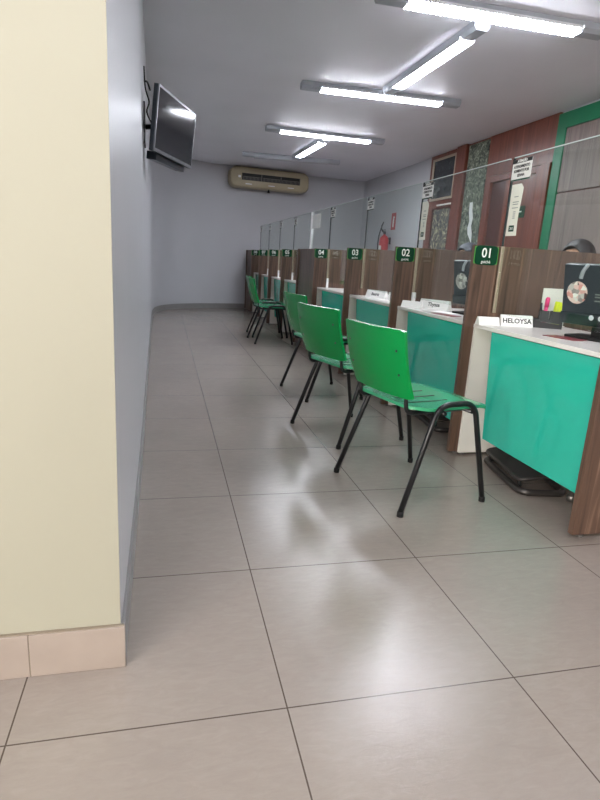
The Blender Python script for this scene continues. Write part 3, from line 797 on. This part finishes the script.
# ------------------------------------------------------------------ clerks seated behind the desks on office chairs
def office_chair(loc, rz, label):
    o = thing('office_chair', label, 'office chair', loc, rz, 'office chairs behind the desks')
    st = MB()
    for k in range(5):
        a = 2*PI*k/5; st.tube([(0, 0, .09), (.26*math.cos(a), .26*math.sin(a), .065)], .016, 8)
    st.lathe([(.03, .06), (.03, .12), (.022, .13), (.022, .40)], 14); st.build('base', M['rubber'], o)
    for k in range(5):
        a = 2*PI*k/5
        MB().lathe([(.028, -.012), (.03, -.008), (.03, .008), (.028, .012)], 14, Matrix.Translation((.26*math.cos(a), .26*math.sin(a), .0305)) @ Matrix.Rotation(a, 4, 'Z') @ Matrix.Rotation(PI/2, 4, 'X')).build('caster', M['rubber'], o)
    MB().box(-.22, .22, -.23, .23, .40, .455, .022, None, 3).build('seat', M['trousers'], o)
    MB().shell(lambda u, v: (-.24-.03*v+.05*(2*u-1)**2, .2*(2*u-1), .56+.34*v), 10, 8, lambda u, v: (.035, 0, 0)).build('backrest', M['trousers'], o, smooth_angle=50)
    MB().tube(fillet([(-.1, 0, .39), (-.265, 0, .39), (-.265, 0, .7)], .05), .016, 8).build('back_support', M['rubber'], o)
def clerk(loc, rz, hairm, label):
    """local +X is where the clerk looks; seated on a .455 m seat"""
    o = thing('person', label, 'person', loc, rz, 'clerks behind the partitions')
    V = []; R = []; E_ = []
    def add(p, r, par=None):
        V.append(p); R.append(r if isinstance(r, tuple) else (r, r))
        if par is not None: E_.append((par, len(V)-1))
        return len(V)-1
    pel = add((-.08, 0, .56), (.13, .10)); bel = add((-.07, 0, .66), (.115, .085), pel); ch = add((-.07, 0, .82), (.13, .09), bel)
    sh_ = add((-.06, 0, .92), (.10, .06), ch); nk = add((-.045, 0, .995), .047, sh_); nk2 = add((-.03, 0, 1.035), .05, nk)
    jaw = add((-.008, 0, 1.075), (.062, .07), nk2); hd = add((-.012, 0, 1.135), (.085, .1), jaw); cr_ = add((-.012, 0, 1.19), (.078, .088), hd)
    for s in (-1, 1):
        k1 = add((-.03, s*.095, .535), .08, pel); k2 = add((.28, s*.11, .51), .06, k1); k3 = add((.26, s*.11, .28), .048, k2); k4 = add((.20, s*.11, .09), .036, k3); k5 = add((.26, s*.12, .04), .03, k4); k6 = add((.315, s*.125, .03), .024, k5)
        a1 = add((-.06, s*.16, .90), .045, sh_); a2 = add((-.02, s*.215, .68), .042, a1); a3 = add((.12, s*.13, .625), .03, a2); a4 = add((.155, s*.125, .618), .024, a3)
        hnd = add((.19, s*.118, .612), .02, a4)
        for i, (dy, ln) in enumerate(((-.026, .05), (-.009, .062), (.009, .058), (.026, .045))):
            f1 = add((.218, s*.115+dy, .611), .0095, hnd); f2 = add((.218+ln*.5, s*.115+dy*1.1, .604), .008, f1); add((.218+ln, s*.115+dy*1.15, .585), .0065, f2)
        t1 = add((.178, s*.118-s*.03, .605), .010, a4); add((.21, s*.118-s*.045, .598), .008, t1)
    me = D.meshes.new('body'); me.from_pydata(V, E_, [])
    b_ = D.objects.new('body', me); COL.objects.link(b_); b_.parent = o
    md = b_.modifiers.new('skin', 'SKIN'); md.use_smooth_shade = True
    for i, r in enumerate(R): me.skin_vertices[0].data[i].radius = r
    me.skin_vertices[0].data[0].use_root = True
    b_.modifiers.new('sub', 'SUBSURF').levels = 2; b_.modifiers['sub'].render_levels = 2
    me.materials.append(M['skin'])
    # clothes as slightly larger skins
    def cloth(name, idx, m, grow, edges):
        mp = {k: i for i, k in enumerate(idx)}
        cm = D.meshes.new(name); cm.from_pydata([V[k] for k in idx], [(mp[a], mp[b]) for a, b in E_ if a in mp and b in mp], [])
        c = D.objects.new(name, cm); COL.objects.link(c); c.parent = o
        q = c.modifiers.new('skin', 'SKIN'); q.use_smooth_shade = True
        for i, k in enumerate(idx): cm.skin_vertices[0].data[i].radius = tuple(x+grow for x in R[k])
        cm.skin_vertices[0].data[0].use_root = True
        c.modifiers.new('sub', 'SUBSURF').levels = 2; c.modifiers['sub'].render_levels = 2; cm.materials.append(m)
    n0 = 9; per = 6+5+12+2
    legs = [n0+s*per+i for s in (0, 1) for i in range(4)]; arms = [n0+s*per+6+i for s in (0, 1) for i in range(3)]
    cloth('blouse', [pel, bel, ch, sh_, nk]+arms, M['cloth'], .026, None)
    cloth('trousers', [pel, ]+legs, M['trousers'], .009, None)
    for s in (0, 1):
        sh2 = MB(); y = (-1, 1)[s]*.122
        sh2.tube([(.17, y*.92, .044), (.25, y, .044), (.345, y*1.03, .036)], lambda t: .043-.008*t, 12); sh2.build('shoe', M['rubber'], o)
    # hair: rounded shell with a centre parting, open over the face
    hb = MB(); cx, cz = -.022, 1.128; nu, nv = 28, 16; grid = []
    for j in range(nv+1):
        row = []
        for i in range(nu):
            a = 2*PI*i/nu; front = max(0, math.cos(a))
            tmax = 2.35-1.42*front**1.1
            t_ = .02+tmax*j/nv
            part = .006*math.exp(-((math.sin(a)*math.sin(t_))/.09)**2)*(front > .2)
            rr = 1-part*6
            row.append(hb.bm.verts.new((cx+.114*math.sin(t_)*math.cos(a)*rr, .100*math.sin(t_)*math.sin(a), cz+.118*math.cos(t_)*rr)))
        grid.append(row)
    f = []
    for j in range(nv):
        for i in range(nu): f.append(hb.bm.faces.new((grid[j][i], grid[j][(i+1) % nu], grid[j+1][(i+1) % nu], grid[j+1][i])))
    f.append(hb.bm.faces.new(grid[0])); hb._set(f, True)
    ho = hb.build('hair', hairm, o); sd = ho.modifiers.new('thick', 'SOLIDIFY'); sd.thickness = .012; sd.offset = -1
    for s in (-1, 1):
        MB().lathe([(.001, -.010), (.009, -.006), (.011, 0), (.009, .006), (.001, .010)], 10, Matrix.Translation((.072, s*.032, 1.118))).build('eye', M['eye'], o)
    MB().tube([(.078, 0, 1.118), (.092, 0, 1.098), (.098, 0, 1.084), (.082, 0, 1.078)], lambda t: .008+.006*math.sin(PI*t*.9), 8).build('nose', M['skin'], o)
    MB().tube([(.066, -.024, 1.055), (.079, 0, 1.054), (.066, .024, 1.055)], lambda t: .003+.004*math.sin(PI*t), 8).build('mouth', M['lip'], o)
    for s in (-1, 1):
        MB().lathe([(.002, -.022), (.010, -.014), (.013, .004), (.009, .018), (.002, .022)], 10, Matrix.Translation((-.012, s*.088, 1.105))).build('ear', M['skin'], o)
clerk((2.24, 2.075, 0), PI+.35, M['hair'], 'person seated behind partition 01, only the top of dark parted hair showing')
clerk((2.26, 3.46, 0), PI+.2, M['hair_blue'], 'person seated behind partition 02, top of dark hair showing below the waterfall picture')
office_chair((2.27, 2.085, 0), PI+.35, 'black office chair under the person behind partition 01')
office_chair((2.29, 3.466, 0), PI+.2, 'black office chair under the person behind partition 02')

# ------------------------------------------------------------------ light
wd = D.worlds.new('daylight'); SC.world = wd; wd.use_nodes = True
bg = wd.node_tree.nodes['Background']; bg.inputs['Color'].default_value = (.93, .95, 1, 1); bg.inputs['Strength'].default_value = 1.4
def area(name, loc, rot, sx, sy, power, col):
    l = D.lights.new(name, 'AREA'); l.shape = 'RECTANGLE'; l.size = sx; l.size_y = sy; l.energy = power; l.color = col
    o = D.objects.new(name, l); COL.objects.link(o); o.location = loc; o.rotation_euler = rot; return o
area('daylight_front', (-3.1, Y0-.25, 1.25), (PI/2, 0, 0), 1.9, 2.2, 70, (1, .91, .82))
area('daylight_side', (X0-.25, -3.75, 1.35), (PI/2, 0, -PI/2), 2.2, 2.0, 200, (1, .92, .84))

vs = SC.view_settings
vs.view_transform = 'Standard'; vs.look = 'None'; vs.gamma = 1; vs.use_curve_mapping = False; vs.exposure = .95
